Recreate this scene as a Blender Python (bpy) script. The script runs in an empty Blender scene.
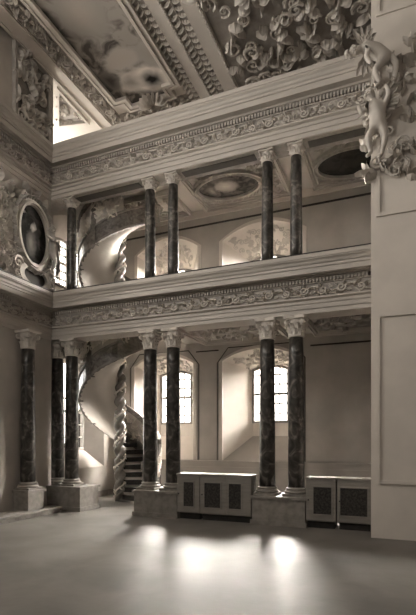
import bpy, bmesh, math, random
from mathutils import Vector, Matrix
PI = math.pi
sc = bpy.context.scene
COL = sc.collection
sin, cos = math.sin, math.cos
R = math.radians

# ------------------------------------------------------------------ materials
def mat(name, c1, c2=None, scale=6.0, rough=.7, detail=5.0, dist=0.0, lo=.35, hi=.65, bump=0.0, bscale=40., spec=.4, c3=None, stretch=(1, 1, 1)):
    m = bpy.data.materials.new(name); m.use_nodes = True
    nt = m.node_tree; n = nt.nodes; L = nt.links
    b = n['Principled BSDF']; b.inputs['Roughness'].default_value = rough
    b.inputs['Specular IOR Level'].default_value = spec
    tc = n.new('ShaderNodeTexCoord'); mp = n.new('ShaderNodeMapping')
    mp.inputs['Scale'].default_value = stretch
    L.new(tc.outputs['Object'], mp.inputs['Vector'])
    no = n.new('ShaderNodeTexNoise'); no.inputs['Scale'].default_value = scale
    no.inputs['Detail'].default_value = detail; no.inputs['Distortion'].default_value = dist
    L.new(mp.outputs['Vector'], no.inputs['Vector'])
    rp = n.new('ShaderNodeValToRGB'); e = rp.color_ramp.elements
    c2 = c2 or tuple(x * .86 for x in c1)
    e[0].position = lo; e[0].color = (*c2, 1); e[1].position = hi; e[1].color = (*c1, 1)
    if c3:
        k = e.new((lo + hi) / 2); k.color = (*c3, 1)
    L.new(no.outputs['Fac'], rp.inputs['Fac']); L.new(rp.outputs['Color'], b.inputs['Base Color'])
    if bump:
        nb = n.new('ShaderNodeTexNoise'); nb.inputs['Scale'].default_value = bscale; nb.inputs['Detail'].default_value = 4
        L.new(mp.outputs['Vector'], nb.inputs['Vector'])
        bp = n.new('ShaderNodeBump'); bp.inputs['Strength'].default_value = bump; bp.inputs['Distance'].default_value = .02
        L.new(nb.outputs['Fac'], bp.inputs['Height']); L.new(bp.outputs['Normal'], b.inputs['Normal'])
    return m

def g(v, warm=1.0):                       # sepia grey
    return (v, v * (1 - .078 * warm), v * (1 - .16 * warm))
M = {}
M['plaster'] = mat('pale_plaster', g(.72), g(.66), 2.5, .8, bump=.05)
M['reveal_lit'] = mat('lit_reveal_plaster', g(.78), g(.72), 2.5, .85)  # window light on the niche reveals, painted in as a whiter plaster
M['wall'] = mat('wall_plaster', g(.48), g(.40), 1.6, .85, bump=.06)
M['stucco'] = mat('stucco', g(.62), g(.52), 5, .65, bump=.15, bscale=30)
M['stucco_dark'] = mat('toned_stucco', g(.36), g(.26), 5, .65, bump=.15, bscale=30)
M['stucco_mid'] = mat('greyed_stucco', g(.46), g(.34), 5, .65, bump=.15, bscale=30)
M['stone'] = mat('cornice_stone', g(.52), g(.44), 3, .6, bump=.05, stretch=(.4, .4, 3))
M['frieze'] = mat('frieze_ground', g(.40), g(.32), 8, .7)
M['marble'] = mat('dark_marble', g(.20, 1.3), g(.014, 1.6), 4, .32, 7, 1.6, .36, .68, c3=g(.055, 1.4), spec=.5)
M['marble_mid'] = mat('brown_marble', g(.26, 1.2), g(.10, 1.4), 7, .4, 6, 1.5, .35, .7)
M['ped'] = mat('pedestal_stone', g(.28, 1.1), g(.20, 1.1), 9, .6, 6, bump=.06)
M['floor'] = mat('stone_floor', g(.20, 1.1), g(.125, 1.1), 1.2, .48, 8, .4, .3, .7, bump=.08, bscale=12, spec=.35)
M['wood'] = mat('painted_wood', g(.27, 1.1), g(.22, 1.1), 3, .6, 5, stretch=(1, 1, 8))
M['grille'] = mat('dark_panel', g(.05, 1.4), g(.015, 1.4), 28, .7, 3, .8, .4, .62)
M['dark'] = mat('dark_line', g(.05, 1.4), g(.035, 1.4), 10, .8)
M['iron'] = mat('dark_iron', g(.03, 1.4), g(.02, 1.4), 10, .6)
M['parapet'] = mat('parapet_stone', g(.62), g(.50), 7, .55, 6)
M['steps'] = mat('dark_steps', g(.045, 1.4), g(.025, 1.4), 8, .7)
M['gild'] = mat('light_carving', g(.85), g(.75), 6, .5)
M['winframe'] = mat('window_paint', g(.34), g(.28), 5, .6)

def canvas(name, blobs, base, dark, scale=3.0):
    """a painting: cloudy ground with soft round forms"""
    m = bpy.data.materials.new(name); m.use_nodes = True
    nt = m.node_tree; n = nt.nodes; L = nt.links; b = n['Principled BSDF']; b.inputs['Roughness'].default_value = .7; b.inputs['Specular IOR Level'].default_value = .12
    tc = n.new('ShaderNodeTexCoord')
    no = n.new('ShaderNodeTexNoise'); no.inputs['Scale'].default_value = scale; no.inputs['Detail'].default_value = 5
    no.inputs['Distortion'].default_value = 1.0
    L.new(tc.outputs['Object'], no.inputs['Vector'])
    rp = n.new('ShaderNodeValToRGB'); e = rp.color_ramp.elements
    e[0].position = .42; e[0].color = (*g(dark, 1.2), 1); e[1].position = .60; e[1].color = (*g(base, 1.1), 1)
    L.new(no.outputs['Fac'], rp.inputs['Fac'])
    cur = rp.outputs['Color']
    wob = n.new('ShaderNodeVectorMath'); wob.operation = 'MULTIPLY_ADD'
    L.new(no.outputs['Color'], wob.inputs[0]); wob.inputs[1].default_value = (.22, .22, .22)
    L.new(tc.outputs['Object'], wob.inputs[2])
    for (c, rad, vin, vout) in blobs:
        off = n.new('ShaderNodeVectorMath'); off.operation = 'SUBTRACT'
        L.new(wob.outputs[0], off.inputs[0]); off.inputs[1].default_value = (c[0] + .11, c[1] + .11, c[2] + .11)
        mul = n.new('ShaderNodeVectorMath'); mul.operation = 'DIVIDE'
        L.new(off.outputs[0], mul.inputs[0]); mul.inputs[1].default_value = rad
        ln = n.new('ShaderNodeVectorMath'); ln.operation = 'LENGTH'; L.new(mul.outputs[0], ln.inputs[0])
        cr = n.new('ShaderNodeValToRGB'); q = cr.color_ramp.elements
        q[0].position = .12; q[0].color = (*g(vin, 1.2), 1); q[1].position = .62; q[1].color = (*g(vout), 1)
        L.new(ln.outputs['Value'], cr.inputs['Fac'])
        fr = n.new('ShaderNodeMapRange'); L.new(ln.outputs['Value'], fr.inputs[0])
        fr.inputs[1].default_value = .65; fr.inputs[2].default_value = 1.0; fr.inputs[3].default_value = 1; fr.inputs[4].default_value = 0
        mx = n.new('ShaderNodeMix'); mx.data_type = 'RGBA'
        L.new(fr.outputs[0], mx.inputs[0]); L.new(cur, mx.inputs[6]); L.new(cr.outputs['Color'], mx.inputs[7])
        cur = mx.outputs[2]
    L.new(cur, b.inputs['Base Color'])
    return m

def glass():
    m = bpy.data.materials.new('window_glass'); m.use_nodes = True
    nt = m.node_tree; n = nt.nodes; L = nt.links
    n.remove(n['Principled BSDF'])
    t = n.new('ShaderNodeBsdfTransparent'); t.inputs[0].default_value = (.93, .91, .88, 1)
    gl = n.new('ShaderNodeBsdfGlossy'); gl.inputs['Roughness'].default_value = .08
    mx = n.new('ShaderNodeMixShader'); mx.inputs[0].default_value = .035
    L.new(t.outputs[0], mx.inputs[1]); L.new(gl.outputs[0], mx.inputs[2]); L.new(mx.outputs[0], n['Material Output'].inputs[0])
    return m
M['glass'] = glass()

# ------------------------------------------------------------------ mesh helpers
def link(o, parent=None):
    COL.objects.link(o)
    if parent is not None: o.parent = parent
    return o

def mk(name, bm, m, parent=None, smooth=False, fix=True):
    if fix: bmesh.ops.recalc_face_normals(bm, faces=bm.faces)
    me = bpy.data.meshes.new(name); bm.to_mesh(me); bm.free()
    me.materials.append(M[m] if isinstance(m, str) else m)
    if smooth:
        for p in me.polygons: p.use_smooth = True
    return link(bpy.data.objects.new(name, me), parent)

def thing(name, label, cat, loc=(0, 0, 0), group=None, rz=0):
    o = bpy.data.objects.new(name, None); o.empty_display_size = .1
    o.location = loc; o.rotation_euler = (0, 0, rz)
    return tag(link(o), label, cat, group)

def tag(o, label, cat, group=None):
    o['label'] = label; o['category'] = cat
    if group: o['group'] = group
    return o

def struct(o):
    o['kind'] = 'structure'; return o

def copy_thing(o, label, loc=None, rz=None, parent=None):
    c = o.copy(); COL.objects.link(c)
    if parent is not None: c.parent = parent
    if label: c['label'] = label
    if loc is not None: c.location = loc
    if rz is not None: c.rotation_euler = (0, 0, rz)
    for ch in list(o.children): copy_thing(ch, None, parent=c)
    return c

def NB(): return bmesh.new()

def box(bm, x0, x1, y0, y1, z0, z1):
    v = [bm.verts.new((x, y, z)) for x in (x0, x1) for y in (y0, y1) for z in (z0, z1)]
    for f in ((0, 1, 3, 2), (4, 6, 7, 5), (0, 4, 5, 1), (2, 3, 7, 6), (0, 2, 6, 4), (1, 5, 7, 3)):
        bm.faces.new([v[i] for i in f])

def lathe(bm, prof, c=(0, 0), seg=28, cap=True):
    rings = []
    for r, z in prof:
        rings.append([bm.verts.new((c[0] + r * cos(2 * PI * i / seg), c[1] + r * sin(2 * PI * i / seg), z)) for i in range(seg)])
    for a, b in zip(rings, rings[1:]):
        for i in range(seg):
            bm.faces.new((a[i], a[(i + 1) % seg], b[(i + 1) % seg], b[i]))
    if cap:
        bm.faces.new(rings[0][::-1]); bm.faces.new(rings[-1])

def tube(bm, pts, rad, seg=6):
    """round tube along points; rad is a number or a list"""
    n = len(pts); rings = []
    up = None
    for i, p in enumerate(pts):
        d = (pts[min(i + 1, n - 1)] - pts[max(i - 1, 0)])
        if d.length < 1e-7: d = Vector((0, 0, 1))
        d.normalize()
        if up is None:
            up = d.orthogonal().normalized()
        up = (up - d * up.dot(d))
        if up.length < 1e-5: up = d.orthogonal()
        up.normalize(); w = d.cross(up)
        r = rad[i] if isinstance(rad, (list, tuple)) else rad
        rings.append([bm.verts.new(p + (up * cos(2 * PI * k / seg) + w * sin(2 * PI * k / seg)) * r) for k in range(seg)])
    for a, b in zip(rings, rings[1:]):
        for k in range(seg):
            bm.faces.new((a[k], a[(k + 1) % seg], b[(k + 1) % seg], b[k]))
    bm.faces.new(rings[0][::-1]); bm.faces.new(rings[-1])

def prism(bm, poly, P, w0, w1):
    """polygon in (u,v) extruded from w0 to w1 through map P"""
    a = [bm.verts.new(P(u, v, w0)) for u, v in poly]; b = [bm.verts.new(P(u, v, w1)) for u, v in poly]
    n = len(poly)
    bm.faces.new(a[::-1]); bm.faces.new(b)
    for i in range(n): bm.faces.new((a[i], a[(i + 1) % n], b[(i + 1) % n], b[i]))

def ringband(bm, outer, inner, P, w0, w1):
    """frame between two loops of equal length"""
    n = len(outer)
    O0 = [bm.verts.new(P(*p, w0)) for p in outer]; O1 = [bm.verts.new(P(*p, w1)) for p in outer]
    I0 = [bm.verts.new(P(*p, w0)) for p in inner]; I1 = [bm.verts.new(P(*p, w1)) for p in inner]
    for i in range(n):
        j = (i + 1) % n
        bm.faces.new((O1[i], O1[j], I1[j], I1[i])); bm.faces.new((O0[i], O0[j], O1[j], O1[i]))
        bm.faces.new((I0[i], I1[i], I1[j], I0[j])); bm.faces.new((O0[j], O0[i], I0[i], I0[j]))

def plane(o, u, v, n):
    o, u, v, n = Vector(o), Vector(u), Vector(v), Vector(n)
    return lambda a, b, c=0: o + u * a + v * b + n * c

# ------- carved foliage
def spiral(bm, P, cu, cv, r, turns, hand, a0, w, rad, seg=5):
    pts, rr = [], []
    N = int(12 * turns) + 4
    for i in range(N):
        t = i / (N - 1); q = r * (1 - .86 * t); a = a0 + hand * 2 * PI * turns * t
        pts.append(P(cu + q * cos(a), cv + q * sin(a), w)); rr.append(rad * (1.05 - .45 * t))
    tube(bm, pts, rr, seg)
    dome(bm, P, cu, cv, r * .26, w + rad * .9)

def dome(bm, P, u, v, r, h, seg=7):
    a = [bm.verts.new(P(u + r * cos(2 * PI * k / seg), v + r * sin(2 * PI * k / seg), 0)) for k in range(seg)]
    b = [bm.verts.new(P(u + .7 * r * cos(2 * PI * k / seg), v + .7 * r * sin(2 * PI * k / seg), h * .75)) for k in range(seg)]
    c = bm.verts.new(P(u, v, h))
    for k in range(seg):
        j = (k + 1) % seg
        bm.faces.new((a[k], a[j], b[j], b[k])); bm.faces.new((b[k], b[j], c))

def leaf(bm, P, u, v, ang, ln, wd, h, bend=.4):
    """lobed leaf lying on the ground, ridge raised, curling sideways by bend"""
    L_, C_, R_ = [], [], []
    N = 6
    for i in range(N + 1):
        t = i / N
        a = ang + bend * t
        x = u + ln * t * cos(a); y = v + ln * t * sin(a)
        wid = wd * (sin(PI * min(1, t * .93 + .07)) ** .7) * (1 if i % 2 else .68)
        nx, ny = -sin(a), cos(a)
        hh = h * (.35 + .65 * sin(PI * t) + .45 * t * t)
        L_.append(bm.verts.new(P(x + nx * wid, y + ny * wid, h * .1 * t))); R_.append(bm.verts.new(P(x - nx * wid, y - ny * wid, h * .1 * t)))
        C_.append(bm.verts.new(P(x, y, hh)))
    for i in range(N):
        bm.faces.new((L_[i], C_[i], C_[i + 1], L_[i + 1])); bm.faces.new((C_[i], R_[i], R_[i + 1], C_[i + 1]))

def rinceau(bm, P, length, height, unit, seed=0, h=.055):
    rnd = random.Random(seed)
    n = max(1, round(length / unit)); unit = length / n
    mid = height / 2; r = height * .37
    pts = []
    for i in range(n * 8 + 1):
        u = i * unit / 8
        pts.append(P(u, mid + height * .34 * cos(PI * u / unit), h * .35))
    tube(bm, pts, height * .06, 5)
    for k in range(n):
        u = (k + .5) * unit; s = 1 if k % 2 == 0 else -1
        spiral(bm, P, u, mid - s * height * .04, r, 1.5, s, PI / 2 * s + PI * .6, h * .5, height * .075)
        for q in range(10):
            a = rnd.uniform(0, 2 * PI)
            leaf(bm, P, u + r * .9 * cos(a), mid + r * .7 * sin(a), a + rnd.uniform(-.6, .6), height * .34, height * .10, h * 1.1, rnd.uniform(-.8, .8))
        spiral(bm, P, u + unit * .42, mid + s * height * .26, r * .42, 1.2, -s, 0, h * .4, height * .05)
        spiral(bm, P, u - unit * .30, mid + s * height * .34, r * .34, 1.2, s, 2, h * .4, height * .045)
        leaf(bm, P, k * unit, mid + s * height * .3, -s * 1.0, height * .5, height * .12, h * 1.2, .8 * s)
        leaf(bm, P, k * unit, mid + s * height * .3, PI + s * 1.0, height * .45, height * .12, h * 1.2, -.8 * s)

def foliage(bm, P, inside, u0, u1, v0, v1, n, size, h, seed=0, curl=.4):
    rnd = random.Random(seed); k = 0; tries = 0
    while k < n and tries < n * 30:
        tries += 1
        u = rnd.uniform(u0, u1); v = rnd.uniform(v0, v1)
        if not inside(u, v): continue
        k += 1
        s = size * rnd.uniform(.7, 1.25)
        if rnd.random() < curl:
            spiral(bm, P, u, v, s * .42, 1.4, rnd.choice((-1, 1)), rnd.uniform(0, 6.28), h * .5, s * .085)
        else:
            a = rnd.uniform(0, 2 * PI)
            for q in (-.7, 0, .7):
                leaf(bm, P, u, v, a + q, s * (.9 if q == 0 else .7), s * .17, h, rnd.uniform(-.9, .9))

def leafrow(bm, P, length, width, step, h):
    """border of paired acanthus leaves running along u"""
    n = int(length / step)
    tube(bm, [P(q * length / 40, width * .5, h * .3) for q in range(41)], width * .06, 5)
    for i in range(n):
        u = (i + .3) * step
        leaf(bm, P, u, width * .5, .75, width * .62, width * .13, h, .5)
        leaf(bm, P, u, width * .5, -.75, width * .62, width * .13, h, -.5)
        dome(bm, P, u, width * .5, width * .09, h * .9)

def beads(bm, P, length, step, r):
    for i in range(int(length / step)):
        dome(bm, P, (i + .5) * step, 0, r, r * 1.3, 5)

def ellipse(cu, cv, a, b, n=40):
    return [(cu + a * cos(2 * PI * k / n), cv + b * sin(2 * PI * k / n)) for k in range(n)]

# ------------------------------------------------------------------ main dimensions (metres, camera stands over the origin)
EYE = 1.62
XL = -7.62          # face of the left hall wall
YF = 8.75           # plane of the gallery front
YC = 8.90           # column axes
YB = 12.0           # rear wall of the galleries
ZC = 10.2           # hall ceiling
XP = -.43           # left face of the wall pier on the right
XR = 3.6
XE = -7.95          # end wall of the galleries, beyond the stair
NUM = {'window': 0, 'trim': 0}

# ------------------------------------------------------------------ floor, ceilings, walls
bm = NB(); box(bm, -8.4, XR, -3, 12.8, -.2, 0); struct(mk('floor', bm, 'floor'))
bm = NB(); box(bm, -10.4, XR, -3, 12.8, ZC, ZC + .2); struct(mk('ceiling', bm, 'plaster'))

def arch(x0, x1, z0, zs, zt, n=14):
    """loop: bottom-left, bottom-right, then the arc from right spring to left spring"""
    pts = [(x0, z0), (x1, z0)]
    for i in range(n + 1):
        t = i / n; x = x1 + (x0 - x1) * t
        pts.append((x, zs + (zt - zs) * (1 - (2 * t - 1) ** 2)))
    return pts

def holed_wall(bm, outer, holes, P):
    edges = []
    loops = []
    for lp in [outer] + [h for h in holes]:
        v = [bm.verts.new(P(u, w, 0)) for u, w in lp]; loops.append(v)
        for i in range(len(v)): edges.append(bm.edges.new((v[i], v[(i + 1) % len(v)])))
    bmesh.ops.triangle_fill(bm, use_beauty=True, use_dissolve=False, edges=edges)
    return loops

def window(P, x0, x1, z0, zs, zt, nx, nz, mid_post=True):
    """glazed casement filling an arched loop; P maps (u, v, depth outward)"""
    NUM['window'] += 1
    lp = arch(x0, x1, z0, zs, zt)
    cx = (x0 + x1) / 2; cz = (z0 + zt) / 2
    inn = [(cx + (u - cx) * (1 - .12 / (x1 - x0)), cz + (v - cz) * (1 - .12 / (zt - z0))) for u, v in lp]
    b = NB(); ringband(b, lp, inn, P, -.04, .05)
    w = struct(mk('window_%d' % NUM['window'], b, 'winframe'))
    b = NB(); prism(b, lp, P, .012, .016); mk('pane', b, 'glass', w)
    for i in range(1, nx):
        u = x0 + (x1 - x0) * i / nx; hw = .038 if (mid_post and 2 * i == nx) else .018
        b = NB(); prism(b, [(u - hw, z0 + .03), (u + hw, z0 + .03), (u + hw, zt - .03), (u - hw, zt - .03)], P, -.02, .03)
        mk('mullion', b, 'winframe', w)
    for i in range(1, nz):
        v = z0 + (zt - z0) * i / nz; hw = .034 if i == nz // 2 else .018
        b = NB(); prism(b, [(x0 + .03, v - hw), (x1 - .03, v - hw), (x1 - .03, v + hw), (x0 + .03, v + hw)], P, -.016, .026)
        mk('glazing_bar', b, 'winframe', w)
    return w

def loft(bm, la, lb):
    n = len(la)
    for i in range(n):
        j = (i + 1) % n
        bm.faces.new((la[i], la[j], lb[j], lb[i]))

PB = plane((0, YB, 0), (1, 0, 0), (0, 0, 1), (0, 1, 0))        # rear wall, depth outward
PE = plane((XE, 0, 0), (0, 1, 0), (0, 0, 1), (-1, 0, 0))       # end wall (u = Y)
niches = [  # opening, then glazing
    ((-4.50, -2.40, 1.06, 3.80, 4.07), (-3.85, -2.80, 2.10, 3.62, 3.72), 'b'),
    ((-7.30, -5.38, 1.06, 3.80, 4.07), (-6.78, -5.73, 2.10, 3.62, 3.72), 'b'),
    ((-4.50, -2.30, 5.30, 7.10, 7.44), (-3.92, -2.86, 5.75, 6.70, 6.80), 'b'),
    ((-7.20, -5.25, 5.30, 7.10, 7.44), (-6.75, -5.70, 5.75, 6.70, 6.80), 'b'),
]
bm = NB(); DEPTH = .7
loops = holed_wall(bm, [(XE - .02, 0), (XR, 0), (XR, ZC), (XE - .02, ZC)], [arch(*a) for a, w, k in niches], PB)
for (a, w, k), lp in zip(niches, loops[1:]):
    wl = arch(*w)
    if w[2] < 3: lowz = 1.73
    else: lowz = w[2] - .2
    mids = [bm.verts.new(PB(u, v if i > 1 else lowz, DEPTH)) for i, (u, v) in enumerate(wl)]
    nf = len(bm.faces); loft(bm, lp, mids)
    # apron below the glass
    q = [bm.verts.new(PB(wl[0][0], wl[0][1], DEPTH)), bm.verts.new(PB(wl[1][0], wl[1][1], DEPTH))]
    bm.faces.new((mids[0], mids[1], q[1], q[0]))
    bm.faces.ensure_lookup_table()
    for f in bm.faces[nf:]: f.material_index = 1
wb_ = struct(mk('wall_back', bm, 'wall', fix=False)); wb_.data.materials.append(M['reveal_lit'])
for a, w, k in niches:
    window(lambda u, v, d=0: PB(u, v, DEPTH + d), *w, 4 if w[2] < 3 else 4, 6 if w[2] < 3 else 4)

# end wall of the galleries behind the stair
ends = [((9.25, 11.35, .86, 3.55, 3.85), (9.7, 10.9, 1.35, 3.3, 3.45)), ((9.2, 11.2, 5.3, 7.2, 7.5), (9.6, 10.8, 5.7, 6.9, 7.0))]
bm = NB()
loops = holed_wall(bm, [(8.75, 0), (YB + .02, 0), (YB + .02, 8.3), (8.75, 8.3)], [arch(*a) for a, w in ends], PE)
for (a, w), lp in zip(ends, loops[1:]):
    wl = [bm.verts.new(PE(u, v, .4)) for u, v in arch(*w)]; loft(bm, lp, wl)
struct(mk('wall_end', bm, 'wall', fix=False))
for a, w in ends: window(lambda u, v, d=0: PE(u, v, .4 + d), *w, 4, 6)

# left hall wall, with tall unseen windows added to light front and ceiling
HW = [(-1.6, .2), (1.4, 3.2), (4.2, 5.9)]
bm = NB()
ys = [-3] + [y for p in HW for y in p] + [YF]
for i in range(0, len(ys), 2): box(bm, XL - .45, XL, ys[i], ys[i + 1], 0, ZC)
for a, b in HW:
    box(bm, XL - .45, XL, a, b, 0, 5.3); box(bm, XL - .45, XL, a, b, 9.4, ZC)
struct(mk('wall_left', bm, 'wall'))
# wall behind the viewer; its unseen high windows are added for frontal light
FW = [(-7.0, -5.2), (-4.2, -2.4), (-1.4, .4)]
bm = NB(); xs = [XL - .45] + [x for p in FW for x in p] + [XR]
for i in range(0, len(xs), 2): box(bm, xs[i], xs[i + 1], -3.3, -3, 0, ZC)
for a, b in FW:
    box(bm, a, b, -3.3, -3, 0, 7.2); box(bm, a, b, -3.3, -3, 9.8, ZC)
struct(mk('wall_front', bm, 'ped'))
for a, b in FW: window(plane((0, -3.15, 0), (1, 0, 0), (0, 0, 1), (0, -1, 0)), a, b, 7.2, 9.7, 9.8, 4, 6)
PH = plane((XL - .2, 0, 0), (0, 1, 0), (0, 0, 1), (-1, 0, 0))
for a, b in HW: window(PH, a, b, 5.3, 9.3, 9.4, 4, 8)

# upper floor slab and upper gallery ceiling (both leave the stair bay open)
bm = NB(); box(bm, -5.62, XR, 9.0, YB - .01, 4.35, 4.8); struct(mk('floor_gallery', bm, 'stone'))
bm = NB(); box(bm, -10, XR, 9.0, YB - .01, 8.05, 8.3); struct(mk('ceiling_gallery', bm, 'stone'))
bm = NB()
for a in ((8.75, 9.3, 8.3, ZC), (11.3, 12, 8.3, ZC), (9.3, 11.3, 8.3, 8.9), (9.3, 11.3, 9.9, ZC)): box(bm, -10.2, -9.95, *a)
box(bm, -10.2, XE - .02, YB, YB + .25, 8.05, ZC)
struct(mk('wall_attic', bm, 'plaster'))
window(plane((-10.05, 0, 0), (0, 1, 0), (0, 0, 1), (-1, 0, 0)), 9.3, 11.3, 8.9, 9.75, 9.9, 4, 2)  # unseen window, added to let fill light onto the ceiling corner

def trim(bm, m='stone'):
    NUM['trim'] += 1
    return struct(mk('trim_%d' % NUM['trim'], bm, m))
# dado of the rear wall
bm = NB(); box(bm, XE, XR, YB - .10, YB, 0, 1.0); box(bm, XE, XR, YB - .16, YB, 1.0, 1.05); box(bm, XE, XR, YB - .13, YB, .84, .88); trim(bm, 'wall')
# thin dark moulding lines on the rear wall
bm = NB(); box(bm, XE, XR, YB - .03, YB, 7.62, 7.66); trim(bm, 'dark')
bm = NB(); box(bm, -5.3, -4.62, YB - .02, YB, 4.09, 4.12); box(bm, -2.1, XR, YB - .02, YB, 4.02, 4.06); trim(bm, 'dark')
def outline(x0, x1, z0, zs, zt, e=.16):
    b = NB(); P = PB
    L0 = [(x0 - e, z0), (x0 - e, zs - .05), (x0 - e + .32, zt + e * .55), (x1 + e - .32, zt + e * .55), (x1 + e, zs - .05), (x1 + e, z0)]
    tube(b, [P(u, v, -.005) for u, v in L0], .014, 4); trim(b, 'dark')
for a, w, k in niches[:2]: outline(*a)
for a, w, k in niches:
    b = NB(); lp = arch(*a)[1:]; o = arch(a[0] - .1, a[1] + .1, a[2], a[3], a[4] + .09)[1:]
    lp = lp + [(a[0], a[2])]; o = o + [(a[0] - .1, a[2])]
    ringband(b, o, lp, PB, -.03, .002); trim(b, 'plaster')
# plain cove under the upper ceiling
bm = NB(); box(bm, XE, XR, YB - .05, YB, 7.86, 8.05); trim(bm, 'plaster')
# skirting of the end wall
bm = NB(); box(bm, XE, XE + .04, 8.9, YB, 0, .16); struct(mk('baseboard_left', bm, 'ped'))

bm = NB(); box(bm, 1.3, 1.6, 8.15, YB, 0, ZC); box(bm, XR, XR + .25, -3.3, YB + .2, 0, ZC); struct(mk('wall_right', bm, 'ped'))
# ------------------------------------------------------------------ wall pier on the right
bm = NB(); box(bm, XP, 1.3, 8.15, 9.35, 0, ZC)
struct(mk('wall_pier', bm, 'plaster'))
bm = NB()
PP = plane((0, 8.15, 0), (1, 0, 0), (0, 0, 1), (0, -1, 0))
for z0, z1 in ((.9, 3.7), (5.3, 7.9), (8.6, 9.9)):
    o = [(XP + .08, z0), (1.2, z0), (1.2, z1), (XP + .08, z1)]; i = [(XP + .14, z0 + .06), (1.14, z0 + .06), (1.14, z1 - .06), (XP + .14, z1 - .06)]
    ringband(bm, o, i, PP, 0, .03)
trim(bm, 'plaster')

# ------------------------------------------------------------------ entablatures
Y0 = 4.0
def sweep(bm, prof, xr=XP + .02):
    n = len(prof); st = []
    for p, z in prof:
        st.append([bm.verts.new(q) for q in ((XL + p, Y0, z), (XL + p, YF - p, z), (xr, YF - p, z))])
    for i in range(n):
        a, b = st[i], st[(i + 1) % n]
        for k in range(2): bm.faces.new((a[k], a[k + 1], b[k + 1], b[k]))
    bm.faces.new([s[0] for s in st]); bm.faces.new([s[2] for s in st][::-1])

def dentils(bm, p0, p1, z0, z1, step=.062):
    """one toothed strip running round the inner corner"""
    w = step * .55; front = []
    y = Y0 + 1.5
    while y < YF - p1 - step * .6:
        front += [(XL + p0, y), (XL + p1, y), (XL + p1, y + w), (XL + p0, y + w)]; y += step
    front.append((XL + p0, YF - p0))
    x = XL + p1 + .03
    while x < XP - .02 - w:
        front += [(x, YF - p0), (x, YF - p1), (x + w, YF - p1), (x + w, YF - p0)]; x += step
    e = .012
    poly = front + [(XP, YF - p0), (XP, YF - p0 + e), (XL + p0 - e, YF - p0 + e), (XL + p0 - e, Y0 + 1.5)]
    prism(bm, poly, plane((0, 0, 0), (1, 0, 0), (0, 1, 0), (0, 0, 1)), z0, z1)

def entablature(name, label, z, beam_m):
    za, zf, zd, zk, zt = z              # architrave bottom, frieze bottom, dentil bottom, cornice bottom, top
    t = thing(name, label, 'entablature', (0, 0, 0))
    d = zf - za
    b = NB(); sweep(b, [(0, za), (.03, za), (.03, za + d * .3), (.05, za + d * .3), (.05, za + d * .62), (.07, za + d * .62), (.07, za + d * .82), (.12, za + d * .9), (.12, zf), (0, zf)])
    mk('architrave', b, 'stone', t)
    b = NB(); sweep(b, [(0, zf), (.035, zf), (.035, zd), (0, zd)]); mk('frieze', b, 'frieze', t)
    b = NB()
    PF = plane((XL + .07, YF - .035, zf + .02), (1, 0, 0), (0, 0, 1), (0, -1, 0))
    rinceau(b, PF, XP - XL - .1, zd - zf - .04, .34, 3)
    PW = plane((XL + .035, Y0 + 1.5, zf + .02), (0, 1, 0), (0, 0, 1), (1, 0, 0))
    rinceau(b, PW, YF - Y0 - 1.55, zd - zf - .04, .34, 5)
    mk('scroll_relief', b, 'stucco', t, fix=False)
    b = NB(); sweep(b, [(0, zd), (.06, zd), (.06, zk), (0, zk)])
    mk('dentil_backing', b, 'stone', t)
    b = NB(); dentils(b, .06, .10, zd + .02, zk - .01); mk('dentil_course', b, 'stone', t)
    h = zt - zk
    b = NB()
    sweep(b, [(0, zk), (.12, zk), (.12, zk + h * .10), (.235, zk + h * .10), (.235, zk + h * .08), (.255, zk + h * .08), (.255, zk + h * .36), (.275, zk + h * .36), (.275, zk + h * .46), (.262, zk + h * .46), (.262, zk + h * .50),
              (.285, zk + h * .55), (.30, zk + h * .66), (.335, zk + h * .74), (.335, zk + h * .80), (.35, zk + h * .80), (.35, zt), (0, zt)])
    mk('cornice', b, 'stone', t)
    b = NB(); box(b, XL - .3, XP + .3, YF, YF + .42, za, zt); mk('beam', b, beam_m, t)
    return t
low = entablature('gallery_entablature', 'carved entablature with scroll frieze carrying the upper gallery, above the lower columns', (3.98, 4.26, 4.52, 4.62, 4.97), 'stone')
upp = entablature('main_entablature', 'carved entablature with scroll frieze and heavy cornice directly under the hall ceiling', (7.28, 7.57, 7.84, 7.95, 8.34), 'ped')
# flat dark sheets painting the shade of recesses into the upper soffit
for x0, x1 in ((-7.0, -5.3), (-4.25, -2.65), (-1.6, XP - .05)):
    b = NB(); box(b, x0, x1, YF + .10, YF + .30, 7.27, 7.285); mk('soffit_shade', b, 'dark', upp)
# plain parapet slab of the ledge and its thin dark metal edge
b = NB(); box(b, XL, XP + .02, YF - .355, YF + .42, 4.97, 4.99); box(b, XL, XL + .355, Y0, YF - .35, 4.97, 4.99)
tag(mk('ledge_strip', b, 'iron'), 'thin dark metal strip edging the top of the gallery ledge', 'edging')

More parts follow.
